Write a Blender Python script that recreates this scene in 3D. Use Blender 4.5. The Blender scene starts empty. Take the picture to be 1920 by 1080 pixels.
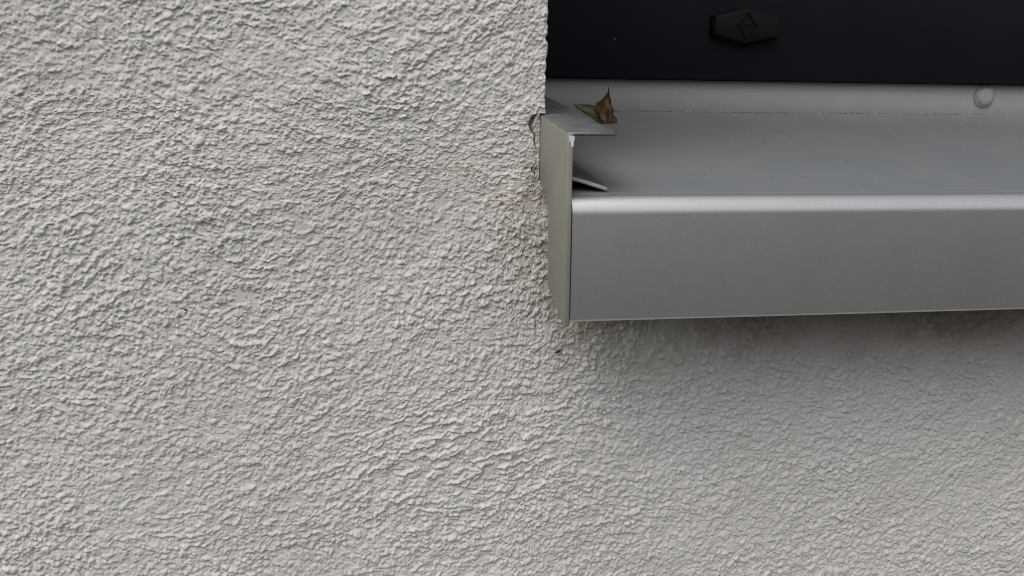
import bpy, bmesh, math
import numpy as np
from mathutils import Vector, Matrix

C = bpy.context.scene
COL = C.collection
R = math.radians

# ------------------------------------------------------------------ camera
cam = bpy.data.cameras.new('camera')
cam.sensor_width = 36.0
cam.lens = 1500.0 / 1920.0 * 36.0
cam.clip_start = 0.005
cam.clip_end = 500.0
cam_ob = bpy.data.objects.new('camera', cam)
COL.objects.link(cam_ob)
yaw, pitch, roll = R(8.32), R(-11.52), R(0.42)
fwd = Vector((math.sin(yaw) * math.cos(pitch), math.cos(yaw) * math.cos(pitch), math.sin(pitch)))
right = Vector((math.cos(yaw), -math.sin(yaw), 0))
up = right.cross(fwd)
r2 = right * math.cos(roll) + up * math.sin(roll)
u2 = r2.cross(fwd)
m = Matrix((r2, u2, -fwd)).transposed().to_4x4()
m.translation = Vector((-0.0509, -0.2811, 0.0602))
cam_ob.matrix_world = m
C.camera = cam_ob

# ------------------------------------------------------------------ sky and sun
SUN_DIR = Vector((-0.36, -0.40, 0.82)).normalized()      # from the wall towards the sun: above, to the left, in front
w = bpy.data.worlds.new('World'); C.world = w; w.use_nodes = True
nt = w.node_tree
sky = nt.nodes.new('ShaderNodeTexSky'); sky.sky_type = 'NISHITA'; sky.sun_disc = False
sky.sun_elevation = math.asin(SUN_DIR.z)
sky.sun_rotation = math.atan2(SUN_DIR.x, SUN_DIR.y)
sky.air_density = 1.0; sky.dust_density = 2.0; sky.ozone_density = 1.0
hs = nt.nodes.new('ShaderNodeHueSaturation'); hs.inputs['Saturation'].default_value = 0.16
nt.links.new(sky.outputs[0], hs.inputs['Color'])
nt.links.new(hs.outputs[0], nt.nodes['Background'].inputs['Color'])
nt.nodes['Background'].inputs['Strength'].default_value = 0.15
sun = bpy.data.lights.new('sun', 'SUN'); sun.energy = 1.15; sun.angle = R(50); sun.color = (1.0, 0.965, 0.94)
sun_ob = bpy.data.objects.new('sun', sun); COL.objects.link(sun_ob)
sun_ob.rotation_euler = SUN_DIR.to_track_quat('Z', 'Y').to_euler()

C.view_settings.view_transform = 'Standard'
C.view_settings.look = 'None'
C.view_settings.gamma = 1.0
C.view_settings.exposure = 0.28
C.cycles.use_denoising = True
C.cycles.denoiser = 'OPENIMAGEDENOISE'
C.cycles.denoising_input_passes = 'RGB_ALBEDO_NORMAL'
C.cycles.denoising_prefilter = 'ACCURATE'
C.cycles.filter_width = 1.1
C.cycles.max_bounces = 8
C.cycles.diffuse_bounces = 5

# ------------------------------------------------------------------ helpers
def tag(o, label=None, cat=None, group=None, kind=None):
    if label and not kind: kind = 'thing'
    if label: o['label'] = label
    if cat: o['category'] = cat
    if group: o['group'] = group
    if kind: o['kind'] = kind
    return o

def empty(name, loc=(0, 0, 0)):
    o = bpy.data.objects.new(name, None); COL.objects.link(o)
    o.location = loc; o.empty_display_size = 0.01
    return o

def link(name, me, mat=None, parent=None):
    o = bpy.data.objects.new(name, me); COL.objects.link(o)
    if mat: me.materials.append(mat)
    if parent:
        o.parent = parent
        o.matrix_parent_inverse = Matrix.Translation(-Vector(parent.location)) if parent.type == 'EMPTY' and not parent.parent else Matrix()
    return o

def mesh_from(verts, faces, name='mesh', smooth_angle=None):
    me = bpy.data.meshes.new(name)
    me.from_pydata([tuple(v) for v in verts], [], faces)
    bm = bmesh.new(); bm.from_mesh(me)
    bmesh.ops.recalc_face_normals(bm, faces=bm.faces)
    bm.to_mesh(me); bm.free()
    if smooth_angle:
        me.shade_smooth(); me.set_sharp_from_angle(angle=R(smooth_angle))
    return me

def bevelled(me, width, seg=2, angle=30):
    bm = bmesh.new(); bm.from_mesh(me)
    ed = [e for e in bm.edges if len(e.link_faces) == 2 and e.calc_face_angle(0) > R(angle)]
    bmesh.ops.bevel(bm, geom=ed, offset=width, segments=seg, affect='EDGES', profile=0.5, clamp_overlap=True)
    bmesh.ops.recalc_face_normals(bm, faces=bm.faces)
    bm.to_mesh(me); bm.free()
    me.shade_smooth(); me.set_sharp_from_angle(angle=R(50))
    return me

def box_vf(x0, x1, y0, y1, z0, z1):
    v = [(x, y, z) for x in (x0, x1) for y in (y0, y1) for z in (z0, z1)]
    f = [(0, 1, 3, 2), (4, 6, 7, 5), (0, 4, 5, 1), (2, 3, 7, 6), (0, 2, 6, 4), (1, 5, 7, 3)]
    return v, f

def boxes(lst):
    V, F = [], []
    for b in lst:
        v, f = box_vf(*b); k = len(V); V += v; F += [tuple(i + k for i in q) for q in f]
    return mesh_from(V, F)

def prism_x(poly, x0, x1, nx=1):
    """closed polygon in (y,z) pushed along x"""
    n = len(poly); V = []; F = []
    xs = [x0 + (x1 - x0) * i / nx for i in range(nx + 1)]
    for x in xs: V += [(x, y, z) for y, z in poly]
    for i in range(nx):
        for k in range(n):
            a = i * n + k; b = i * n + (k + 1) % n
            F.append((a, b, b + n, a + n))
    F.append(tuple(range(n))); F.append(tuple(nx * n + k for k in range(n)))
    return mesh_from(V, F)

def sheet_outline(path, t):
    """a bent metal sheet: the path and its offset by thickness t on the right hand side"""
    P = [Vector(p) for p in path]; off = []
    for i, p in enumerate(P):
        d0 = (P[i] - P[i - 1]).normalized() if i else (P[1] - P[0]).normalized()
        d1 = (P[i + 1] - P[i]).normalized() if i < len(P) - 1 else d0
        n0 = Vector((d0.y, -d0.x)); n1 = Vector((d1.y, -d1.x))
        b = (n0 + n1).normalized()
        off.append(p + b * (t / max(0.3, b.dot(n0))))
    return [tuple(p) for p in P] + [tuple(p) for p in reversed(off)]

# ------------------------------------------------------------------ materials
def new_mat(name):
    mt = bpy.data.materials.new(name); mt.use_nodes = True
    t = mt.node_tree; b = t.nodes['Principled BSDF']
    return mt, t, b

class G:
    """small node helper"""
    def __init__(s, t): s.t = t
    def n(s, ty, **kw):
        o = s.t.nodes.new(ty)
        for k, v in kw.items(): setattr(o, k, v)
        return o
    def l(s, a, b): s.t.links.new(a, b)
    def coord(s, scale=(1, 1, 1)):
        tc = s.n('ShaderNodeTexCoord'); mp = s.n('ShaderNodeMapping')
        mp.inputs['Scale'].default_value = scale
        s.l(tc.outputs['Object'], mp.inputs['Vector']); return mp.outputs[0]
    def noise(s, vec, scale, detail=4, rough=0.55, dist=0.0):
        o = s.n('ShaderNodeTexNoise'); s.l(vec, o.inputs['Vector'])
        o.inputs['Scale'].default_value = scale; o.inputs['Detail'].default_value = detail
        o.inputs['Roughness'].default_value = rough; o.inputs['Distortion'].default_value = dist
        return o.outputs['Fac']
    def ramp(s, fac, a, b, lo=0.0, hi=1.0):
        o = s.n('ShaderNodeMapRange', interpolation_type='SMOOTHSTEP'); s.l(fac, o.inputs['Value'])
        o.inputs['From Min'].default_value = a; o.inputs['From Max'].default_value = b
        o.inputs['To Min'].default_value = lo; o.inputs['To Max'].default_value = hi
        return o.outputs[0]
    def math(s, op, a, b=None):
        o = s.n('ShaderNodeMath', operation=op)
        for i, x in enumerate((a, b)):
            if x is None: continue
            if isinstance(x, (int, float)): o.inputs[i].default_value = x
            else: s.l(x, o.inputs[i])
        return o.outputs[0]
    def mix(s, fac, a, b, blend='MIX'):
        o = s.n('ShaderNodeMix', data_type='RGBA', blend_type=blend)
        for k, x in ((0, fac), (6, a), (7, b)):
            if isinstance(x, (int, float)): o.inputs[k].default_value = x
            elif isinstance(x, tuple): o.inputs[k].default_value = (*x, 1)
            else: s.l(x, o.inputs[k])
        return o.outputs[2]
    def specks(s, vec, scale, radius, keep):
        """scattered dots: a few cells of a voronoi carry a dot"""
        v = s.n('ShaderNodeTexVoronoi'); v.inputs['Scale'].default_value = scale
        s.l(vec, v.inputs['Vector'])
        sep = s.n('ShaderNodeSeparateColor'); s.l(v.outputs['Color'], sep.inputs[0])
        d = s.math('LESS_THAN', v.outputs['Distance'], radius)
        k = s.math('LESS_THAN', sep.outputs[0], keep)
        return s.math('MULTIPLY', d, k)
    def bump(s, h, strength, dist, normal=None):
        o = s.n('ShaderNodeBump'); s.l(h, o.inputs['Height'])
        o.inputs['Strength'].default_value = strength; o.inputs['Distance'].default_value = dist
        if normal: s.l(normal, o.inputs['Normal'])
        return o.outputs[0]

def stucco_material():
    mt, t, b = new_mat('stucco_render'); g = G(t)
    v = g.coord()
    big = g.noise(v, 14, 3); mid = g.noise(v, 120, 4); fine = g.noise(v, 1500, 3, 0.6)
    base = g.mix(g.ramp(big, 0.35, 0.65), (0.616, 0.594, 0.566), (0.640, 0.619, 0.596))
    base = g.mix(g.ramp(mid, 0.45, 0.75, 0, 0.22), base, (0.50, 0.490, 0.465))
    at = g.n('ShaderNodeAttribute', attribute_name='stain_shade')
    sep = g.n('ShaderNodeSeparateColor'); g.l(at.outputs['Color'], sep.inputs[0])
    base = g.mix(sep.outputs[0], base, (0.40, 0.30, 0.17))
    base = g.mix(sep.outputs[1], base, (0.36, 0.35, 0.21))
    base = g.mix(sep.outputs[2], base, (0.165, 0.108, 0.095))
    dk = g.specks(v, 130, 0.07, 0.035)
    base = g.mix(dk, base, (0.05, 0.045, 0.04))
    g.l(base, b.inputs['Base Color']); b.inputs['Roughness'].default_value = 0.9
    b.inputs['Specular IOR Level'].default_value = 0.25
    g.l(g.bump(fine, 0.5, 0.0003), b.inputs['Normal'])
    return mt

def aluminium_material(name='anodised_aluminium', base=(0.64, 0.642, 0.635), rough=0.40, dirt=True):
    mt, t, b = new_mat(name); g = G(t)
    v = g.coord(); vs = g.coord((3, 260, 260)); vg = g.coord((1, 1, 1))
    streak = g.noise(vs, 6, 4, 0.6); grain = g.noise(vg, 1700, 3, 0.75); blot = g.noise(v, 26, 5, 0.6)
    col = g.mix(g.ramp(blot, 0.35, 0.7), base, tuple(c * 0.985 for c in base))
    col = g.mix(g.ramp(grain, 0.35, 0.7, 0, 0.3), col, tuple(c * 0.72 for c in base))
    runs = g.noise(g.coord((30, 30, 3)), 2.2, 5, 0.65)           # faint dried water runs
    col = g.mix(g.ramp(runs, 0.35, 0.75), col, g.mix(1.0, col, (0.97, 0.972, 0.97), 'MULTIPLY'))
    met = 0.95
    if dirt:
        tc = g.n('ShaderNodeTexCoord'); sx = g.n('ShaderNodeSeparateXYZ'); g.l(tc.outputs['Object'], sx.inputs[0])
        # brown dust at the back; further forward a dark blue paints the frame's reflection
        ge = g.n('ShaderNodeNewGeometry'); sn = g.n('ShaderNodeSeparateXYZ'); g.l(ge.outputs['Normal'], sn.inputs[0])
        lying = g.ramp(sn.outputs['Z'], 0.90, 0.985)
        back = g.ramp(sx.outputs['Y'], 0.00, 0.18)
        dm = g.math('MULTIPLY', lying, g.math('ADD', 0.60, g.math('MULTIPLY', back, 0.15)))
        dm = g.math('MULTIPLY', dm, g.ramp(g.noise(v, 18, 6, 0.65), 0.2, 0.7, 0.75, 1.0))
        dust_reflection = g.mix(back, (0.050, 0.080, 0.110), (0.100, 0.088, 0.076))
        dust = g.mix(g.ramp(grain, 0.3, 0.7), dust_reflection, g.mix(1.0, dust_reflection, (0.72, 0.72, 0.72), 'MULTIPLY'))
        col = g.mix(dm, col, dust)
        mm = g.math('SUBTRACT', 0.95, dm); g.l(mm, b.inputs['Metallic'])
        wh = g.math('MULTIPLY', g.specks(v, 120, 0.075, 0.07), g.math('ADD', 0.12, lying)); col = g.mix(wh, col, (0.75, 0.74, 0.70))
        bk = g.specks(g.coord((1.1, 1.3, 1.2)), 110, 0.028, 0.05); col = g.mix(bk, col, (0.02, 0.02, 0.02))
        # short scratches lying along the sheet
        sc = g.specks(g.coord((0.28, 1, 1)), 120, 0.05, 0.05); col = g.mix(g.math('MULTIPLY', sc, 0.6), col, (0.7, 0.7, 0.7))
    else:
        b.inputs['Metallic'].default_value = met
    g.l(col, b.inputs['Base Color'])
    rr = g.ramp(blot, 0.3, 0.7, rough - 0.008, rough + 0.008); g.l(rr, b.inputs['Roughness'])
    n1 = g.bump(streak, 0.10, 0.00010); n2 = g.bump(grain, 0.12, 0.00008, n1)
    g.l(n2, b.inputs['Normal'])
    return mt

def coated_material(name, base, rough=0.5, var=0.12, vscale=60, metal=0.0, streak=(60, 60, 8)):
    mt, t, b = new_mat(name); g = G(t)
    v = g.coord(); blot = g.noise(v, vscale, 6, 0.65); st = g.noise(g.coord(streak), 3, 5, 0.6); gr = g.noise(v, 2400, 2)
    c = g.mix(g.ramp(blot, 0.3, 0.7), tuple(x * (1 - var) for x in base), tuple(min(1, x * (1 + var)) for x in base))
    c = g.mix(g.ramp(st, 0.55, 0.8, 0, 0.5), c, tuple(min(1, x * (1 + 2 * var)) for x in base))
    dk = g.specks(v, 160, 0.05, 0.05); c = g.mix(dk, c, tuple(x * 0.25 for x in base))
    g.l(c, b.inputs['Base Color']); b.inputs['Metallic'].default_value = metal
    g.l(g.ramp(blot, 0.3, 0.7, rough - 0.06, rough + 0.08), b.inputs['Roughness'])
    g.l(g.bump(gr, 0.05, 0.00006), b.inputs['Normal'])
    return mt

def frame_material():
    mt, t, b = new_mat('dark_frame_foil'); g = G(t)
    v = g.coord(); gr = g.noise(v, 1800, 3, 0.6); bl = g.noise(v, 20, 3)
    c = g.mix(g.ramp(bl, 0.3, 0.7), (0.0060, 0.0078, 0.0105), (0.0078, 0.0092, 0.0125))
    dust = g.specks(v, 90, 0.05, 0.06); c = g.mix(dust, c, (0.12, 0.12, 0.12))
    g.l(c, b.inputs['Base Color']); b.inputs['Roughness'].default_value = 0.55
    b.inputs['Specular IOR Level'].default_value = 0.07
    g.l(g.bump(gr, 0.12, 0.0001), b.inputs['Normal'])
    return mt

def leaf_material(name, ca, cb, cc):
    mt, t, b = new_mat(name); g = G(t)
    v = g.coord(); a = g.noise(v, 160, 5, 0.6); f = g.noise(v, 900, 3)
    c = g.mix(g.ramp(a, 0.35, 0.62), ca, cb); c = g.mix(g.ramp(f, 0.55, 0.75, 0, 0.6), c, cc)
    at = g.n('ShaderNodeAttribute', attribute_name='patch')
    sep = g.n('ShaderNodeSeparateColor'); g.l(at.outputs['Color'], sep.inputs[0])
    c = g.mix(sep.outputs[0], c, (0.13, 0.082, 0.045))        # pale dried patch
    c = g.mix(sep.outputs[1], c, (0.034, 0.008, 0.004))       # withered red-brown
    c = g.mix(sep.outputs[2], c, (0.062, 0.064, 0.011))       # still green
    g.l(c, b.inputs['Base Color']); b.inputs['Roughness'].default_value = 0.5
    g.l(g.bump(f, 0.3, 0.0002), b.inputs['Normal'])
    return mt

def ground_material():
    mt, t, b = new_mat('paving'); g = G(t)
    v = g.coord(); a = g.noise(v, 3, 6); br = g.n('ShaderNodeTexBrick'); g.l(v, br.inputs['Vector'])
    br.inputs['Scale'].default_value = 2.5; br.inputs['Mortar Size'].default_value = 0.015
    br.inputs['Color1'].default_value = (0.042, 0.041, 0.040, 1); br.inputs['Color2'].default_value = (0.052, 0.050, 0.048, 1)
    br.inputs['Mortar'].default_value = (0.03, 0.03, 0.028, 1)
    c = g.mix(g.ramp(a, 0.3, 0.7, 0, 0.5), br.outputs['Color'], (0.038, 0.037, 0.034))
    tc = g.n('ShaderNodeTexCoord'); sx = g.n('ShaderNodeSeparateXYZ'); g.l(tc.outputs['Object'], sx.inputs[0])
    gr = g.mix(g.noise(v, 8, 6), (0.025, 0.027, 0.017), (0.045, 0.045, 0.030))
    c = g.mix(g.ramp(sx.outputs['Y'], -2.6, -2.3), gr, c)
    g.l(c, b.inputs['Base Color']); b.inputs['Roughness'].default_value = 0.9
    return mt

M_STUCCO = stucco_material()
M_ALU = aluminium_material()
M_UPSTAND = coated_material('pale_grey_upstand', (0.335, 0.34, 0.325), 0.45, 0.05, 40)
M_CAP = coated_material('beige_grey_coating', (0.235, 0.228, 0.190), 0.45, 0.07, 90)
M_FLANGE = coated_material('weathered_metal', (0.145, 0.152, 0.150), 0.40, 0.24, 140, 0.4, (60, 12, 60))
M_LIP = coated_material('dull_metal', (0.13, 0.125, 0.115), 0.5, 0.15, 140, 0.2)
M_CHIP = coated_material('bare_edge', (0.62, 0.62, 0.60), 0.5, 0.08, 300)
M_FRAME = frame_material()
M_PLASTIC = coated_material('black_plastic', (0.0050, 0.0050, 0.0058), 0.45, 0.1, 90)
M_SCREW = coated_material('grey_plastic_cover', (0.29, 0.29, 0.275), 0.45, 0.06, 150)
M_GROUND = ground_material()
M_PLASTIC.node_tree.nodes['Principled BSDF'].inputs['Specular IOR Level'].default_value = 0.13
mt, t, b = new_mat('dark_glass'); b.inputs['Base Color'].default_value = (0.01, 0.012, 0.014, 1); b.inputs['Roughness'].default_value = 0.04
M_GLASS = mt

# ------------------------------------------------------------------ ground
gv, gf = [], []
prof_g = [(20, -1.05), (-2.2, -1.05), (-3.2, -0.95), (-4.5, -0.5), (-6.0, 0.5), (-8.0, 1.6), (-12.0, 2.5), (-80.0, 2.8)]     # paving, then an unseen bank added to block low sky light
for y, z in prof_g: gv += [(-80, y, z), (80, y, z)]
for i in range(len(prof_g) - 1): gf.append((2 * i, 2 * i + 2, 2 * i + 3, 2 * i + 1))
tag(link('ground', mesh_from(gv, gf), M_GROUND), kind='structure')

# ------------------------------------------------------------------ the rough stucco wall (a relief computed in millimetres)
rng = np.random.default_rng(11)
DX = 0.30                                   # mm per sample of the relief
NX, NZ = 2048, 1280                         # 614 x 384 mm
X0, Z0 = -240.0, -190.0                     # mm
fx = np.fft.fftfreq(NX, DX)[None, :].astype(np.float32)
fz = np.fft.rfftfreq(NX, DX)                # (unused length helper)
fzz = np.fft.fftfreq(NZ, DX)[:, None].astype(np.float32)
FR = np.sqrt(fx ** 2 + fzz ** 2)
def white(): return np.fft.fft2(rng.standard_normal((NZ, NX)).astype(np.float32))
def norm(a): a = a - a.mean(); return (a / a.std()).astype(np.float32)
def low(lmm): return norm(np.fft.ifft2(white() * np.exp(-(FR * lmm) ** 2 * 1.2)).real)
def band(lmm, q=0.45):
    return norm(np.fft.ifft2(white() * np.exp(-((np.log(np.maximum(FR, 1e-6) * lmm)) / q) ** 2)).real)
def sstep(a, lo, hi):
    t_ = np.clip((a - lo) / (hi - lo), 0, 1); return t_ * t_ * (3 - 2 * t_)
gx = X0 + np.arange(NX, dtype=np.float32)[None, :] * DX
gz = Z0 + np.arange(NZ, dtype=np.float32)[:, None] * DX
# direction of the trowel strokes: wandering, with a few strokes that can be made out on the wall
theta = 0.10 + 0.60 * low(95) + 0.35 * low(38)
def stroke(x, z, rx, rz, ang):
    global theta
    k = np.exp(-((gx - x) / rx) ** 2 - ((gz - z) / rz) ** 2)
    theta = theta * (1 - k) + ang * k
stroke(-20, 95, 40, 30, 0.75); stroke(-75, 70, 40, 22, -0.45); stroke(-32, -58, 52, 30, 0.20 - 0.0062 * (gx + 35))
stroke(-120, 60, 50, 40, -0.25); stroke(-110, -70, 50, 30, 0.4); stroke(120, -70, 80, 40, 0.28)
K = 8
def oriented(along, across):
    out = np.zeros((NZ, NX), np.float32); wsum = np.zeros((NZ, NX), np.float32); wn = white()
    for k in range(K):
        a = math.pi * k / K; ca, sa = math.cos(a), math.sin(a)
        u = fx * ca + fzz * sa; v = -fx * sa + fzz * ca
        f = norm(np.fft.ifft2(wn * np.exp(-(u * along) ** 2 - (v * across) ** 2)).real)
        wk = np.maximum(0, np.cos(theta - a) ** 2) ** 12
        out += f * wk; wsum += wk
    return norm(out / wsum)
def warp(a, amp, lmm):
    wx, wz = low(lmm) * amp / DX, low(lmm) * amp / DX
    ix = np.arange(NX, dtype=np.float32)[None, :] + wx; iz = np.arange(NZ, dtype=np.float32)[:, None] + wz
    return sample(a, ix, iz)
def sample(a, ix, iz):
    x0 = np.floor(ix).astype(np.int32); z0 = np.floor(iz).astype(np.int32); tx = (ix - x0).astype(np.float32); tz = (iz - z0).astype(np.float32)
    x1 = (x0 + 1) % NX; z1 = (z0 + 1) % NZ; x0 %= NX; z0 %= NZ
    return (a[z0, x0] * (1 - tx) + a[z0, x1] * tx) * (1 - tz) + (a[z1, x0] * (1 - tx) + a[z1, x1] * tx) * tz

# torn plates of plaster with crisp rims
pl = warp(oriented(3.6, 2.6), 0.5, 1.6)
pl2 = warp(oriented(2.3, 1.7), 0.35, 1.1)
plates = 0.30 * sstep(pl, 0.0, 0.2) + 0.26 * sstep(pl2, 0.35, 0.55)
# long ridges drawn by the trowel
rd = warp(oriented(13.0, 1.9), 0.40, 2.4)
ridge_zone = 0.55 * sstep(low(45), 0.0, 1.4)
for (x, z, rx, rz, k) in ((-32, -60, 48, 28, 1.25), (-60, 72, 40, 22, 0.8), (-20, 100, 30, 25, 0.7)):
    ridge_zone = np.maximum(ridge_zone, k * np.exp(-((gx - x) / rx) ** 2 - ((gz - z) / rz) ** 2))
ridges = 0.62 * sstep(rd, 0.65, 1.05) * ridge_zone
# stone grains of the render, one by one, gathered along the strokes
grains = np.zeros((NZ, NX), np.float32)
dens = sstep(low(28) + 0.7 * pl + 0.6 * low(7) - 0.004 * (gx + 20), -1.3, 1.3)
kx = (np.fft.fftfreq(NX) * NX * DX)[None, :]; kz = (np.fft.fftfreq(NZ) * NZ * DX)[:, None]
for rad, hgt, n in ((0.42, 0.40, 52000), (0.58, 0.56, 46000), (0.78, 0.72, 26000), (1.02, 0.88, 9000), (1.40, 1.0, 1500)):
    for k in range(3):
        a = rng.uniform(0, math.pi); ca, sa = math.cos(a), math.sin(a); el = rng.uniform(1.0, 1.4)
        u = (kx * ca + kz * sa) / el; v = (-kx * sa + kz * ca) * 1.05
        ker = np.clip(1.3 - (u * u + v * v) / (rad * rad) * 1.3, 0, 1).astype(np.float32) ** 0.42 * hgt
        imp = np.zeros((NZ, NX), np.float32)
        px = rng.integers(0, NX, n // 3); pz = rng.integers(0, NZ, n // 3)
        ok = rng.random(n // 3) < dens[pz, px]
        imp[pz[ok], px[ok]] = rng.uniform(0.5, 1.0, ok.sum())
        f = np.fft.ifft2(np.fft.fft2(imp) * np.fft.fft2(ker)).real.astype(np.float32)
        grains = np.maximum(grains, np.minimum(f, hgt))
grains = warp(warp(grains, 0.12, 0.8), 0.20, 2.0)
H = np.maximum(plates, 0.95 * grains * (1 - 0.28 * np.minimum(ridge_zone, 1)) + 0.50 * plates) + ridges
relief = 1.0 + 0.12 * sstep(gx + 0 * gz, 20, 90) * sstep(-gz + 0 * gx, -20, 40)     # floated smoother to the lower right
H = H * (0.85 + 0.10 * low(40)) * relief
H = H + 0.045 * band(0.9) * (0.6 + 0.4 * relief) + 0.10 * low(12) + 0.35 * low(70)
def blur(a, lmm): return np.fft.ifft2(np.fft.fft2(a) * np.exp(-(FR * lmm) ** 2 * 2)).real.astype(np.float32)
H = H + 0.65 * (H - blur(H, 1.6))                        # crisp rims
H = (H - H.mean()).astype(np.float32) * 0.98

# sampling grid in metres; finer beside the end cap
xs = np.concatenate([np.arange(-0.228, -0.012, 0.00033), np.arange(-0.012, 0.004, 0.00018), np.arange(0.004, 0.255, 0.00034)])
zs = np.concatenate([np.arange(-0.152, 0.034, 0.00033), np.arange(0.034, 0.069, 0.0002), np.arange(0.069, 0.150, 0.00034)])
XC, ZFL, ZSILL = 0.0017, 0.0643, 0.0410            # wall corner, underside of the corner, ledge under the sill
near = lambda a, v: int(np.argmin(np.abs(a - v)))
i_c = near(xs, XC); xs[i_c] = XC
i_w = near(xs, -0.0002); xs[i_w] = -0.0002
k_f = near(zs, ZFL); zs[k_f] = ZFL
k_s = near(zs, ZSILL); zs[k_s] = ZSILL
assert np.diff(xs).min() > 5e-5 and np.diff(zs).min() > 5e-5
nx, nz = len(xs), len(zs)
XX, ZZ = np.meshgrid(xs, zs)
h = sample(H, ((XX * 1000 - X0) / DX).astype(np.float32), ((ZZ * 1000 - Z0) / DX).astype(np.float32)) * 0.001
nlow = sample(low(14), ((XX * 1000 - X0) / DX).astype(np.float32), ((ZZ * 1000 - Z0) / DX).astype(np.float32))
nfine = sample(low(2.0), ((XX * 1000 - X0) / DX).astype(np.float32), ((ZZ * 1000 - Z0) / DX).astype(np.float32))
nmid = sample(low(5.0), ((XX * 1000 - X0) / DX).astype(np.float32), ((ZZ * 1000 - Z0) / DX).astype(np.float32))
YY = -h
ZZ0 = ZZ.copy()
sag = np.clip((XC - 0.001 - XX) / 0.003, 0, 1); sag = np.where(ZZ < 0.036, 1.0, sag)
SAG = 0.42 * h * sag                              # the wet plaster was dragged downwards: every lump hangs over a little
# rounded outer corner above the end cap, hand finished
up_m = sstep(ZZ, ZFL - 0.0012, ZFL)
dc = np.clip(1 - (XC - XX) / 0.0022, 0, 1) * (XX <= XC)
tcn = np.clip((XX - (XC - 0.0013)) / 0.0013, 0, 1)
YY += up_m * 0.0008 * (1 - np.sqrt(np.maximum(1 - (0.985 * tcn) ** 2, 0))) * (XX <= XC + 1e-6)
edge = np.clip(1 - (XC - XX) / 0.005, 0, 1) * (XX <= XC + 1e-6)
XX = XX + up_m * edge * (0.00016 * nmid + 0.00012 * nlow + 0.00012 * nfine)
# plaster drawn back against the end cap
capz = sstep(ZZ, 0.0375, 0.0405) * (1 - up_m)
YY += capz * 0.0013 * np.clip(1 - (-0.0002 - XX) / 0.0070, 0, 1) ** 2 * (XX <= 0.0)
# the hollow where the end cap narrows, and a swelling of plaster left of it
YY += 0.0016 * np.exp(-((XX - 0.0005) / 0.0035) ** 2 - ((ZZ - 0.0365) / 0.004) ** 2)
YY -= 0.0012 * np.exp(-((XX + 0.008) / 0.006) ** 2 - ((ZZ - 0.030) / 0.012) ** 2)
# shrinkage crack between plaster and end cap
crack = np.array([(-0.9, 65.2), (-1.6, 63.4), (-2.1, 61.9), (-3.2, 60.0), (-2.9, 58.9), (-2.2, 57.6), (-1.9, 55.2), (-2.2, 53.0), (-1.9, 50.6), (-2.4, 48.9), (-1.9, 47.0),
                  (-2.9, 45.6), (-3.0, 44.6), (-2.0, 43.2), (-2.6, 41.6), (-3.3, 40.2), (-3.6, 38.8)]) * 0.001
dmin = np.full(XX.shape, 1.0); wid = np.zeros(XX.shape)
sub = (XX > -0.012) & (XX < 0.004) & (ZZ > 0.034) & (ZZ < 0.068)
px, pz = XX[sub] + 0.00016 * nfine[sub] + 0.00030 * nmid[sub], ZZ[sub] + 0.0002 * nfine[sub]
best = np.full(px.shape, 1.0)
for (a, bq) in zip(crack[:-1], crack[1:]):
    d = bq - a; tq = np.clip(((px - a[0]) * d[0] + (pz - a[1]) * d[1]) / (d @ d), 0, 1)
    best = np.minimum(best, np.hypot(px - a[0] - tq * d[0], pz - a[1] - tq * d[1]))
dmin[sub] = best
cw = np.maximum(0.00016 + 0.00017 * np.exp(-((ZZ - 0.0608) / 0.0020) ** 2) + 0.00010 * nlow + 0.00009 * nmid, 0.00002)
YY += 0.0030 * np.clip(1 - dmin / np.maximum(cw * 1.9, 3e-5), 0, 1) ** 0.7
for (x, z, r_) in ((-3.9, 60.6, .8), (-4.9, 45.2, .6), (-1.6, 44.9, .5), (-13.6, 32.2, .7), (-15.2, 34.6, .4)):
    YY += 0.0016 * np.exp(-((XX * 1000 - x) / r_) ** 2 - ((ZZ * 1000 - z) / (r_ * .7)) ** 2)

ZS = ZZ - np.where((ZZ > ZSILL - 0.002) & (ZZ < ZFL + 0.002) & (XX > -0.004), 0, SAG)
# stains: red channel ochre, green channel algae, blue channel brown dirt and painted sill shade
def blob(x, z, rx, rz): return np.exp(-((XX * 1000 - x) / rx) ** 2 - ((ZZ * 1000 - z) / rz) ** 2)
br_n = sstep(nmid + 0.6 * nfine, -0.9, 1.3)
och = 0.55 * blob(-13.5, 33, 4, 3.5) + 0.5 * blob(-27, 45, 4, 2.2) + 0.4 * blob(-25, 25, 4, 2.5) + 0.30 * blob(-6, 30, 9, 12) + 0.30 * blob(-3, 12, 8, 14) + 0.28 * blob(12, -14, 12, 9) \
    + 0.45 * blob(-2, 36, 3, 3) + 0.3 * blob(-4, 47, 3, 6) + 0.22 * blob(-100, 90, 3, 2) + 0.22 * blob(-5, 70, 6, 5)
alg = 0.50 * blob(36, -27, 13, 9) + 0.35 * blob(22, -17, 9, 8) + 0.22 * blob(-2, 5, 6, 12) + 0.3 * blob(52, -18, 14, 10)
brn = 0.50 * blob(22, -9, 9, 9) + 0.30 * blob(8, -4, 7, 4) + 0.55 * blob(38, -7, 14, 9) + 0.50 * blob(2, 35, 2.2, 3.5) + 0.25 * blob(-3.2, 60, 1.6, 1.6) \
    + 0.25 * blob(-13.6, 32.2, 1.2, .8)
below = np.exp(-(np.minimum(ZZ * 1000 + 12 + 0.8 * nlow, 0) / 17) ** 2) * (ZZ < 0.02)     # brown grime under the sill, deepened to paint in the sill's shade
brn = 1.25 * brn * (0.55 + 0.45 * br_n) + 0.86 * below * sstep(XX * 1000 + 2.5 * nlow, 30, 90) * (0.92 + 0.08 * br_n); och = 1.05 * och * (0.25 + 0.75 * br_n); alg = 0.85 * alg * (0.4 + 0.6 * br_n)
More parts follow.
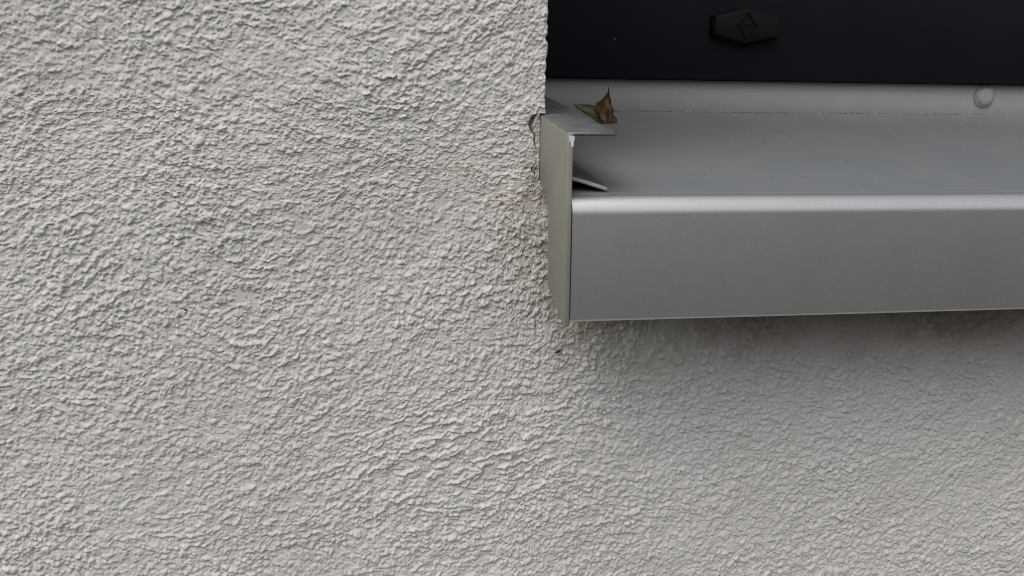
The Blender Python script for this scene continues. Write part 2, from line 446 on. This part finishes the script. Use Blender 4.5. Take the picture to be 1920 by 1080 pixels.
hollow = sstep(-h * 1000, -0.45, 0.65)
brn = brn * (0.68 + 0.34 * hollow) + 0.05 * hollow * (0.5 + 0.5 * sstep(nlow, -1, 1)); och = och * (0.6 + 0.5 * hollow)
inc = np.clip(1 - dmin / (cw * 1.6), 0, 1); brn = np.maximum(brn, 0.75 * inc)
stain_shade = np.zeros((nz, nx, 4), np.float32); stain_shade[..., 0] = np.clip(och, 0, .8); stain_shade[..., 1] = np.clip(alg, 0, .8); stain_shade[..., 2] = np.clip(brn, 0, .9); stain_shade[..., 3] = 1

V = np.stack([XX, YY, ZS], -1).reshape(-1, 3).astype(np.float32)
ids = np.arange(nx * nz).reshape(nz, nx)
cell_x = np.arange(nx - 1)[None, :]; cell_z = np.arange(nz - 1)[:, None]
hole = ((cell_x >= i_c) & (cell_z >= k_f)) | ((cell_x >= i_w) & (cell_z >= k_s) & (cell_z < k_f))
keep = ~hole
Q = np.stack([ids[:-1, :-1], ids[:-1, 1:], ids[1:, 1:], ids[1:, :-1]], -1)[keep]
extra_v, extra_q, extra_s = [], [], {}
base_i = len(V)
def strip(line, depth):
    """return of the plaster into the opening, behind a row of boundary points"""
    global base_i
    s_ = base_i; pts = V[line]
    back = pts.copy(); back[:, 1] = depth
    if abs(np.ptp(pts[:, 2])) > 0.01: back[:, 0] = np.median(pts[:, 0])
    mid1 = pts.copy(); mid1[:, 1] = pts[:, 1] * 0.3 + 0.006
    extra_v.append(mid1); extra_v.append(back); n = len(line)
    a = np.arange(n - 1)
    extra_q.append(np.stack([line[:-1], line[1:], s_ + a + 1, s_ + a], -1))
    extra_q.append(np.stack([s_ + a, s_ + a + 1, s_ + n + a + 1, s_ + n + a], -1))
    base_i += 2 * n
def hsample(a, c): return sample(H, ((a * 1000 - X0) / DX).astype(np.float32), ((c * 1000 - Z0) / DX).astype(np.float32)) * 0.001
def reveal(x, z0, z1, line=None, step=0.0008, flip=1):
    """the rough side of the opening, running back to the window frame"""
    global base_i
    y = np.arange(0.001, 0.206, step); c = V[line][:, 2] if line is not None else np.arange(z0, z1, step)
    Y_, C_ = np.meshgrid(y, c); k = np.clip((Y_ - 0.001) / 0.004, 0, 1)
    X_ = x + flip * k * (hsample(Y_ + 0.9, C_) - 0.0004)
    g_ = np.stack([X_, Y_, C_], -1).astype(np.float32)
    if line is not None:
        b_ = V[line]; f_ = np.exp(-(Y_ - 0.001) / 0.002)[..., None]
        g_[..., 0:1] = g_[..., 0:1] * (1 - f_) + b_[:, None, 0:1] * f_
        g_[:, 0, 1] = np.maximum(b_[:, 1] + 0.0004, 0.0006)
    extra_v.append(g_.reshape(-1, 3)); q = base_i + np.arange(Y_.size).reshape(Y_.shape)
    extra_q.append(np.stack([q[:-1, :-1], q[:-1, 1:], q[1:, 1:], q[1:, :-1]], -1).reshape(-1, 4)); base_i += Y_.size
    if line is not None: extra_q.append(np.stack([line[:-1], q[:-1, 0], q[1:, 0], line[1:]], -1))
reveal(XC, 0, 0, ids[k_f:, i_c])
strip(ids[k_s:k_f + 1, i_w], 0.205)
strip(ids[k_s, i_w:][::-1], 0.205)
strip(ids[k_f, i_w:i_c + 1], 0.205)
# the rest of the house wall round the worked patch, and the wall's back
def quad_patch(x0, x1, z0, z1, step=0.02, y=0.0):
    global base_i
    a = np.linspace(x0, x1, max(2, int((x1 - x0) / step))); c = np.linspace(z0, z1, max(2, int((z1 - z0) / step)))
    A, Cc = np.meshgrid(a, c); extra_v.append(np.stack([A, np.full(A.shape, y), Cc], -1).reshape(-1, 3).astype(np.float32))
    q = base_i + np.arange(A.size).reshape(A.shape)
    extra_q.append(np.stack([q[:-1, :-1], q[:-1, 1:], q[1:, 1:], q[1:, :-1]], -1).reshape(-1, 4)); base_i += A.size
xl, xr, zb_, zt_ = xs[0], xs[-1], zs[0], zs[-1]
OPX, OPZ = 0.95, 1.10                                   # far side and top of the window opening
def relief_patch(x0, x1, z0, z1, step=0.00058):
    """the same plaster a little coarser, round the worked patch"""
    quad_patch(x0, x1, z0, z1, step)
    p_ = extra_v[-1]
    hh = sample(H, ((p_[:, 0] * 1000 - X0) / DX).astype(np.float32), ((p_[:, 2] * 1000 - Z0) / DX).astype(np.float32)) * 0.001
    s_ = np.zeros((len(p_), 4), np.float32); s_[:, 3] = 1
    s_[:, 2] = np.clip(0.78 * np.exp(-(np.minimum(p_[:, 2] * 1000 + 12, 0) / 17) ** 2) * (p_[:, 0] > 0.1), 0, 0.9); extra_s[len(extra_v) - 1] = s_  # same band carried on: brown dirt with the sill's shade painted in
    p_[:, 1] -= hh; p_[:, 2] -= 0.42 * hh
RX0, RX1, RZ0, RZ1 = -0.42, 0.48, -0.30, 0.26
OV = 0.0006                                             # a hair of overlap so that no light slips through the joints
relief_patch(RX0, xl + OV, RZ0, RZ1); relief_patch(xl, xr, RZ0, zb_ + OV); relief_patch(xr - OV, RX1, RZ0, ZSILL); relief_patch(xl, XC, zt_ - OV, RZ1)
quad_patch(-1.6, RX0, -1.05, 2.0); quad_patch(RX0, RX1, -1.05, RZ0); quad_patch(RX1, 2.2, -1.05, ZSILL)
quad_patch(OPX, 2.2, ZSILL, 2.0); quad_patch(RX0, XC, RZ1, 2.0); quad_patch(XC, OPX, OPZ, 2.0)
quad_patch(-1.6, 2.2, -1.05, 2.0, 0.2, 0.36)
reveal(XC, zt_, RZ1, None); reveal(XC, RZ1, OPZ, None, 0.004); reveal(OPX, ZSILL, OPZ, None, 0.004, -1)
V = np.concatenate([V] + extra_v); Q = np.concatenate([Q.reshape(-1, 4)] + extra_q).astype(np.int32)
me = bpy.data.meshes.new('stucco_wall')
me.vertices.add(len(V)); me.vertices.foreach_set('co', V.ravel())
me.loops.add(Q.size); me.loops.foreach_set('vertex_index', Q.ravel())
me.polygons.add(len(Q)); me.polygons.foreach_set('loop_start', np.arange(0, Q.size, 4, dtype=np.int32))
me.update(calc_edges=True)
at = me.color_attributes.new('stain_shade', 'FLOAT_COLOR', 'POINT')
sa = np.zeros((len(V), 4), np.float32); sa[:nx * nz] = stain_shade.reshape(-1, 4); o_ = nx * nz
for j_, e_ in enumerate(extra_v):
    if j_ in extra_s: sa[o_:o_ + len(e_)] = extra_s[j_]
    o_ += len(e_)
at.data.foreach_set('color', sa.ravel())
me.shade_smooth()
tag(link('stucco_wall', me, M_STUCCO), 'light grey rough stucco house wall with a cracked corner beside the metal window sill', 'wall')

# ------------------------------------------------------------------ window sill
SL = math.tan(R(7.0))
P, YB = 0.0438, 0.1976
RN, ZC = 0.0064, 0.03345
def sill_z(y): return 0.0398 + (y + 0.0388) * SL
sill = tag(empty('window_sill', (0.5, 0.0, 0.0)), 'grey anodised aluminium window sill with rounded front edge and a beige end cap', 'window sill')
path = [(-P + 0.006, 0.0), (-P + 0.0007, 0.0), (-P, 0.0007)]
for i in range(0, 17):
    a = R(83.0) * i / 16
    path.append((-P + RN - RN * math.cos(a), ZC + RN * math.sin(a)))
yq = path[-1][0]
path += [(yq + (YB - yq) * k / 4, path[-1][1] + (YB - yq) * k / 4 * SL) for k in (1, 2, 3, 4)]
ZB = path[-1][1]
me = prism_x(sheet_outline(path, 0.0018), 0.0022, OPX, 12)
me.shade_smooth(); me.set_sharp_from_angle(angle=R(25))
link('sill_board', me, M_ALU, sill)
me = bevelled(boxes([(0.0022, OPX, YB, YB + 0.0018, ZB - 0.0015, 0.0874)]), 0.0002, 1)
link('upstand', me, M_UPSTAND, sill)
# bead of dirt and sealant in the inner corner
V_, F_ = [], []
rs = np.random.default_rng(4); n = 260
for i in range(n + 1):
    x = 0.0022 + (0.62 - 0.0022) * i / n; r_ = 0.00025 + 0.0007 * rs.random() ** 3
    V_ += [(x, YB - r_ * 1.1, sill_z(YB - r_) + 0.0001), (x, YB - 0.0001, ZB + r_ * 0.9), (x, YB + 0.0005, ZB - 0.0005)]
for i in range(n):
    for k in range(3):
        a, c_ = 3 * i + k, 3 * i + (k + 1) % 3; F_.append((a, c_, c_ + 3, a + 3))
M_BEAD = coated_material('dusty_sealant', (0.24, 0.225, 0.20), 0.8, 0.3, 500)
link('sealant_bead', mesh_from(V_, F_), M_BEAD, sill)
# screw cover cap: a shallow dome
V_, F_ = [], []; prof = [(0.0072, 0.0), (0.0072, 0.0007), (0.0068, 0.0011), (0.0064, 0.0010), (0.0062, 0.0011), (0.0059, 0.0019), (0.0052, 0.0025), (0.0042, 0.0028), (0.0024, 0.0029), (0.0010, 0.0029)]
S = 40
for r_, d in prof:
    for k in range(S): V_.append((0.3240 + r_ * math.cos(2 * math.pi * k / S), YB - d, 0.0803 + r_ * math.sin(2 * math.pi * k / S)))
for i in range(len(prof) - 1):
    for k in range(S): F_.append((i * S + k, i * S + (k + 1) % S, (i + 1) * S + (k + 1) % S, (i + 1) * S + k))
F_.append(tuple((len(prof) - 1) * S + k for k in range(S)))
link('screw_cap', mesh_from(V_, F_, smooth_angle=50), M_SCREW, sill)

# end cap: web, flange and lip are one bent profile, each with a look of its own
cap = bpy.data.objects.new('end_cap', None); COL.objects.link(cap); cap.parent = sill; cap.empty_display_size = 0.01
cap.matrix_parent_inverse = Matrix.Translation(-Vector(sill.location))
cap['label'] = 'beige grey end cap with a raised flange over the sill'
YF = -0.0445; ZT = 0.0582
def flange_z(y): return ZT + (y - YF) * SL
poly = [(YF, -0.0012), (YF, ZT - 0.0003), (0.03, flange_z(0.03) - 0.0003), (0.03, 0.0415), (0.002, 0.0412), (-0.0028, 0.0392)]
for i in range(0, 9):                                     # the rounded notch under the flange
    a = R(90) * i / 8
    poly.append((-0.0045 - 0.0105 * math.sin(a), 0.0385 - 0.0065 * (1 - math.cos(a))))
poly += [(-0.0160, 0.0220), (-0.0165, 0.0064), (-0.0440, -0.0012)]
me = prism_x(poly, 0.0, 0.0018)
link('cap_web', bevelled(me, 0.00035, 2, 40), M_CAP, cap)
# flange lying over the sill, its front corner clipped
V_, F_ = [], []
out = [(0.0002, YF + 0.0002), (0.0141, YF + 0.0001), (0.0156, YF + 0.0016), (0.0153, 0.19), (0.0002, 0.19)]
for x, y in out: V_.append((x, y, flange_z(y)))
for x, y in out: V_.append((x, y, flange_z(y) - 0.0011))
F_ = [(0, 1, 2, 3, 4), (9, 8, 7, 6, 5)] + [(k, k + 5, (k + 1) % 5 + 5, (k + 1) % 5) for k in range(5)]
link('cap_flange', bevelled(mesh_from(V_, F_), 0.0002, 1), M_FLANGE, cap)
# lip below, bent down onto the sill
V_, F_ = [], []
sec = [(0.0017, 0.0050), (0.0060, 0.0040), (0.0098, 0.0029), (0.0144, 0.0015)]
ys = [-0.0384, -0.030, 0.05, 0.185]
for y in ys:
    z0 = sill_z(y)
    yy = [y + (0.0012 * (1 - x / 0.015) if y < -0.03 else 0) for x, d in sec]
    for (x, d), y_ in zip(sec, yy): V_.append((x, y_, sill_z(y_) + d))
    for (x, d), y_ in zip(sec, yy): V_.append((x, y_, sill_z(y_) + d - 0.0012))
n = len(sec)
for i in range(len(ys) - 1):
    a = i * 2 * n; b_ = a + 2 * n
    for k in range(n - 1):
        F_.append((a + k, a + k + 1, b_ + k + 1, b_ + k)); F_.append((a + n + k, b_ + n + k, b_ + n + k + 1, a + n + k + 1))
    F_.append((a, b_, b_ + n, a + n)); F_.append((a + n - 1, a + 2 * n - 1, b_ + 2 * n - 1, b_ + n - 1))
for a in (0, (len(ys) - 1) * 2 * n):
    for k in range(n - 1): F_.append((a + k, a + n + k, a + n + k + 1, a + k + 1))
me = bevelled(mesh_from(V_, F_), 0.0002, 1, 40)
lp = link('cap_lip', me, M_LIP, cap)
me.materials.append(coated_material('cut_edge', (0.36, 0.355, 0.34), 0.5, 0.15, 300))                              # bare metal where it was cut off
for p_ in me.polygons:
    if p_.normal.y < -0.6: p_.material_index = 1
# bare chipped spot at the top of the web's front edge
V_ = [(0.0003, YF - 0.00012, 0.0572), (0.0021, YF - 0.00012, 0.0571), (0.0022, YF - 0.00012, 0.0560), (0.0019, YF - 0.00012, 0.0556), (0.0019, YF - 0.00012, 0.0542), (0.0013, YF - 0.00012, 0.0537), (0.0010, YF - 0.00012, 0.0552), (0.0005, YF - 0.00012, 0.0558)]
V2 = [(x, YF + 0.0006, z) for x, y, z in V_]
n = 8; F_ = [tuple(range(n)), tuple(range(2 * n - 1, n - 1, -1))] + [(k, k + n, (k + 1) % n + n, (k + 1) % n) for k in range(n)]
link('chipped_edge', mesh_from(V_ + V2, F_), M_CHIP, cap)

# ------------------------------------------------------------------ window
YFR, ZF = 0.1916, 0.0876
win = tag(empty('window', (0.5, YFR, ZF)), 'dark navy framed window standing behind the grey metal sill', 'window')
me = boxes([(-0.03, OPX + 0.03, YFR, YFR + 0.075, ZF, ZF + 0.062)])
link('frame_rail', bevelled(me, 0.0006, 2), M_FRAME, win)
me = boxes([(-0.03, 0.030, YFR, YFR + 0.075, ZF + 0.0622, OPZ + 0.03), (OPX - 0.03, OPX + 0.03, YFR, YFR + 0.075, ZF + 0.0622, OPZ + 0.03), (0.0302, OPX - 0.0302, YFR, YFR + 0.075, OPZ - 0.03, OPZ + 0.03)])
link('frame_jamb', me, M_FRAME, win)
a0, a1, c0, c1 = 0.0305, OPX - 0.0305, ZF + 0.0655, OPZ - 0.0305
me = boxes([(a0, a1, YFR + 0.012, YFR + 0.07, c0, c0 + 0.06), (a0, a1, YFR + 0.012, YFR + 0.07, c1 - 0.06, c1),
            (a0, a0 + 0.06, YFR + 0.012, YFR + 0.07, c0 + 0.0602, c1 - 0.0602), (a1 - 0.06, a1, YFR + 0.012, YFR + 0.07, c0 + 0.0602, c1 - 0.0602)])
link('sash', me, M_FRAME, win)
me = boxes([(a0 + 0.055, a1 - 0.055, YFR + 0.032, YFR + 0.056, c0 + 0.055, c1 - 0.055)])
link('glass_pane', me, M_GLASS, win)
# drain cover on the frame
CX, CZ = 0.1563, 0.1182
def hexa(wd, hs, ha): return [(-wd, -hs), (0, -ha), (wd, -hs), (wd, hs), (0, ha), (-wd, hs)]
V_ = []
for (wd, hs_, ha, y) in ((0.0212, 0.0062, 0.0112, YFR + 0.0005), (0.0212, 0.0062, 0.0112, YFR - 0.0022), (0.0198, 0.0050, 0.0097, YFR - 0.0062)):
    V_ += [(CX + x, y, CZ + z) for x, z in hexa(wd, hs_, ha)]
F_ = [tuple(range(12, 18)), tuple(range(5, -1, -1))]
for i in range(2):
    for k in range(6): F_.append((i * 6 + k, i * 6 + (k + 1) % 6, (i + 1) * 6 + (k + 1) % 6, (i + 1) * 6 + k))
dc_ob = link('drain_cover', bevelled(mesh_from(V_, F_), 0.0007, 3, 15), M_PLASTIC, win)
dc_ob['label'] = 'black six sided drain cover with an embossed diamond'
# embossed diamond with a small row of marks
yf = YFR - 0.0062
V_, F_ = [], []
def ring(rx, rz, wd, hgt):
    k0 = len(V_)
    for s_ in (1.0, 1.0 - wd):
        for (dx, dz) in ((0, 1), (1, 0), (0, -1), (-1, 0)):
            V_.append((CX + dx * rx * s_, yf - hgt, CZ + dz * rz * s_)); V_.append((CX + dx * rx * s_, yf + 0.0004, CZ + dz * rz * s_))
    for k in range(4):
        o0, o1 = k0 + 2 * k, k0 + 2 * ((k + 1) % 4); i0, i1 = o0 + 8, o1 + 8
        F_.extend([(o0, o1, i1, i0), (o0, o0 + 1, o1 + 1, o1), (i0, i1, i1 + 1, i0 + 1)])
ring(0.0064, 0.0082, 0.11, 0.0006); ring(0.0051, 0.0066, 0.12, 0.0005)
def bar(x0, x1, z0, z1):
    v, f = box_vf(CX + x0, CX + x1, yf - 0.0005, yf + 0.0003, CZ + z0, CZ + z1); k0 = len(V_)
    V_.extend(v); F_.extend(tuple(i + k0 for i in q) for q in f)
mm = 0.001
for x in (-2.4, -0.45, 1.5):
    bar(x * mm, (x + 0.3) * mm, -0.9 * mm, 0.9 * mm); bar((x + 0.32) * mm, (x + 0.95) * mm, 0.6 * mm, 0.9 * mm); bar((x + 0.32) * mm, (x + 0.8) * mm, -0.15 * mm, 0.15 * mm)
link('emblem', mesh_from(V_, F_), M_PLASTIC, dc_ob)

# ------------------------------------------------------------------ leaves lying on the sill
def leaf_mesh(length, width, bend, curl, fold, nu=26, nv=13, tip=1.0, seed=0, patch=None, thick=0.00025, wfun=None, crumple=0.0002):
    """u along the midrib, v across; curl rolls the blade about its midrib"""
    rs = np.random.default_rng(seed); V_ = []; cols = []
    ph = rs.random(4) * 6
    for i in range(nu + 1):
        u = i / nu
        wd0 = width * (1.0 if wfun else math.sin(math.pi * min(1, u ** 0.8)) ** 0.8)
        for j in range(nv + 1):
            v = j / nv * 2 - 1
            wd = wfun(u, v) if wfun else wd0
            ang = v * curl(u)
            rr = wd / max(1e-6, curl(u)) if curl(u) > 1e-3 else None
            s_ = rr * math.sin(ang) if rr else wd * v
            d = rr * (1 - math.cos(ang)) if rr else 0
            d += crumple * (math.sin(9 * u + 5 * v + ph[1]) + 0.6 * math.sin(17 * u - 8 * v + ph[2]) + 0.8 * math.exp(-(v / 0.12) ** 2) - 1.2 * math.exp(-((v - 0.42) / 0.1) ** 2))
            d += fold * abs(v) * wd + 0.06 * width * math.sin(6 * u + 3 * v + ph[0]) * abs(v)
            a = bend * u
            x = length * (math.sin(a) / bend if abs(bend) > 1e-3 else u); z = length * ((1 - math.cos(a)) / bend if abs(bend) > 1e-3 else 0)
            V_.append((x - math.sin(a) * d, s_, z + math.cos(a) * d))
            cols.append(patch(u, v) if patch else (0, 0, 0))
    n1 = len(V_); top = list(V_)
    V_ += [(x, y, z - thick) for x, y, z in top]; cols += cols
    F_ = []
    W = nv + 1
    for i in range(nu):
        for j in range(nv):
            a = i * W + j; F_.append((a, a + 1, a + W + 1, a + W)); F_.append((n1 + a, n1 + a + W, n1 + a + W + 1, n1 + a + 1))
    ring_ = [i for i in range(W)] + [(i + 1) * W - 1 for i in range(1, nu + 1)] + [nu * W + j for j in range(nv - 1, -1, -1)] + [i * W for i in range(nu - 1, 0, -1)]
    for a, c_ in zip(ring_, ring_[1:] + ring_[:1]): F_.append((a, c_, c_ + n1, a + n1))
    me = mesh_from(V_, F_, smooth_angle=70)
    ca = me.color_attributes.new('patch', 'FLOAT_COLOR', 'POINT')
    ca.data.foreach_set('color', np.array([(*c_, 1) for c_ in cols], np.float32).ravel())
    return me
M_GREEN = leaf_material('green_leaf', (0.050, 0.058, 0.008), (0.075, 0.076, 0.012), (0.035, 0.030, 0.008))
M_BROWN = leaf_material('brown_leaf', (0.066, 0.026, 0.008), (0.100, 0.042, 0.013), (0.032, 0.012, 0.004))
def place(o, origin, xdir, zdir):
    x = Vector(xdir).normalized(); z = Vector(zdir); z = (z - x * z.dot(x)).normalized(); y = z.cross(x)
    m_ = Matrix((x, y, z)).transposed().to_4x4(); m_.translation = Vector(origin); o.matrix_world = m_
me = leaf_mesh(0.0275, 0.0058, 0.55, lambda u: 0.5, 0.25, seed=3, patch=lambda u, v: (0, 0.55 * max(0, abs(v) - 0.7) / 0.3, 0))
lf = tag(link('green_leaf', me, M_GREEN), 'olive green fallen leaf lying flat on the sill behind the end cap', 'leaf')
place(lf, (0.0662, 0.1385, 0.0620), (-0.0225, 0.0215, 0.0034), (0.10, -0.62, 0.75))
def brown_patch(u, v):
    p_ = math.exp(-((u - 0.47) / 0.12) ** 2 - ((v + 0.05) / 0.22) ** 2)
    g_ = max(0.0, min(1.0, (0.30 - u) / 0.12)) * (1 if -0.35 < v < 0.75 else 0.2)
    r_ = max(0.0, min(1.0, (v - 0.55) / 0.2))
    return (0.75 * p_, 0.85 * r_, 0.75 * g_)
US = [0.0, 0.08, 0.17, 0.28, 0.40, 0.50, 0.57, 0.63, 0.69, 0.76, 0.83, 0.91, 1.0]
WL = [1.2, 2.6, 4.3, 6.0, 6.9, 6.8, 6.3, 5.2, 3.6, 2.0, 0.8, 0.35, 0.12]
WR = [2.8, 2.9, 3.4, 4.3, 4.4, 3.2, 2.3, 2.0, 1.7, 1.25, 0.85, 0.35, 0.12]
def bw(u, v):
    return 0.001 * (1 + 0.07 * math.sin(31 * u + (2 if v < 0 else 0)) + 0.05 * math.sin(67 * u + 1 + 3 * v)) * (float(np.interp(u, US, WL)) if v < 0 else float(np.interp(u, US, WR)))
me = leaf_mesh(0.0205, 0.0050, 0.30, lambda u: 0.95 - 0.3 * u, 0.0, nu=44, nv=19, seed=8, patch=brown_patch, wfun=bw, crumple=0.00045)
lb = tag(link('brown_leaf', me, M_BROWN), 'curled brown dry leaf standing upright on the sill beside the green leaf', 'leaf')
place(lb, (0.0588, 0.1350, 0.0600), (0.0014, 0.001, 0.0200), (0.25, 1.0, 0.0))

# ------------------------------------------------------------------ grit blown onto the sill
V_, F_, MI = [], [], []
rs = np.random.default_rng(21)
OCT = [(1, 0, 0), (-1, 0, 0), (0, 1, 0), (0, -1, 0), (0, 0, 1), (0, 0, -1)]
OF = [(0, 2, 4), (2, 1, 4), (1, 3, 4), (3, 0, 4), (2, 0, 5), (1, 2, 5), (3, 1, 5), (0, 3, 5)]
for i in range(520):
    if rs.random() < 0.45: y = YB - 0.0006 - 0.004 * rs.random() ** 3; r_ = 0.00012 + 0.00028 * rs.random() ** 2
    elif rs.random() < 0.4: y = YB - 0.09 * rs.random() ** 1.6; r_ = 0.00010 + 0.00018 * rs.random() ** 2
    else: y = -0.036 + 0.22 * rs.random(); r_ = 0.00007 + 0.00013 * rs.random() ** 2
    r_ *= 1.45; x = 0.02 + 0.55 * rs.random(); pale = rs.random() < 0.6
    if y > YB - 0.0008: y = YB - 0.0008
    k0 = len(V_); rot = rs.random() * 6.3; el = 0.7 + 1.1 * rs.random()
    for (ax, ay, az) in OCT:
        q = r_ * (0.75 + 0.5 * rs.random()); px_, py_ = ax * q * el, ay * q
        V_.append((x + px_ * math.cos(rot) - py_ * math.sin(rot), y + px_ * math.sin(rot) + py_ * math.cos(rot), sill_z(y) + r_ * 0.45 + az * q * 0.7))
    F_ += [tuple(j + k0 for j in f) for f in OF]; MI += [0 if pale else 1] * 8
me = mesh_from(V_, F_)
gr = link('grit', me, coated_material('pale_grit', (0.62, 0.60, 0.55), 0.8, 0.15, 400))
me.materials.append(coated_material('dark_grit', (0.05, 0.04, 0.032), 0.8, 0.3, 400))
me.polygons.foreach_set('material_index', np.array(MI, np.int32)); me.update()
tag(gr, 'fine pale and dark grit scattered on top of the metal sill', 'grit', kind='stuff')

# ------------------------------------------------------------------ a dark crumb stuck on the wall
V_, F_ = [], []
rs = np.random.default_rng(2); nu, nv = 10, 8
for i in range(nu + 1):
    a = math.pi * i / nu
    for j in range(nv):
        bb = 2 * math.pi * j / nv; k = 1 + 0.25 * (rs.random() - .5)
        V_.append((-0.00125 * math.cos(a) * k, 0.0006 * math.sin(a) * math.cos(bb) * k, 0.0005 * math.sin(a) * math.sin(bb) * k))
for i in range(nu):
    for j in range(nv): F_.append((i * nv + j, i * nv + (j + 1) % nv, (i + 1) * nv + (j + 1) % nv, (i + 1) * nv + j))
M_CRUMB = coated_material('black_crumb', (0.012, 0.011, 0.010), 0.7, 0.2, 400)
cr = tag(link('dirt_crumb', mesh_from(V_, F_, smooth_angle=60), M_CRUMB), 'small oblong black crumb stuck to the stucco just below the end cap', 'dirt crumb')
cr.location = (0.0074, -0.0012, -0.0218); cr.rotation_euler = (0, R(-32), 0)
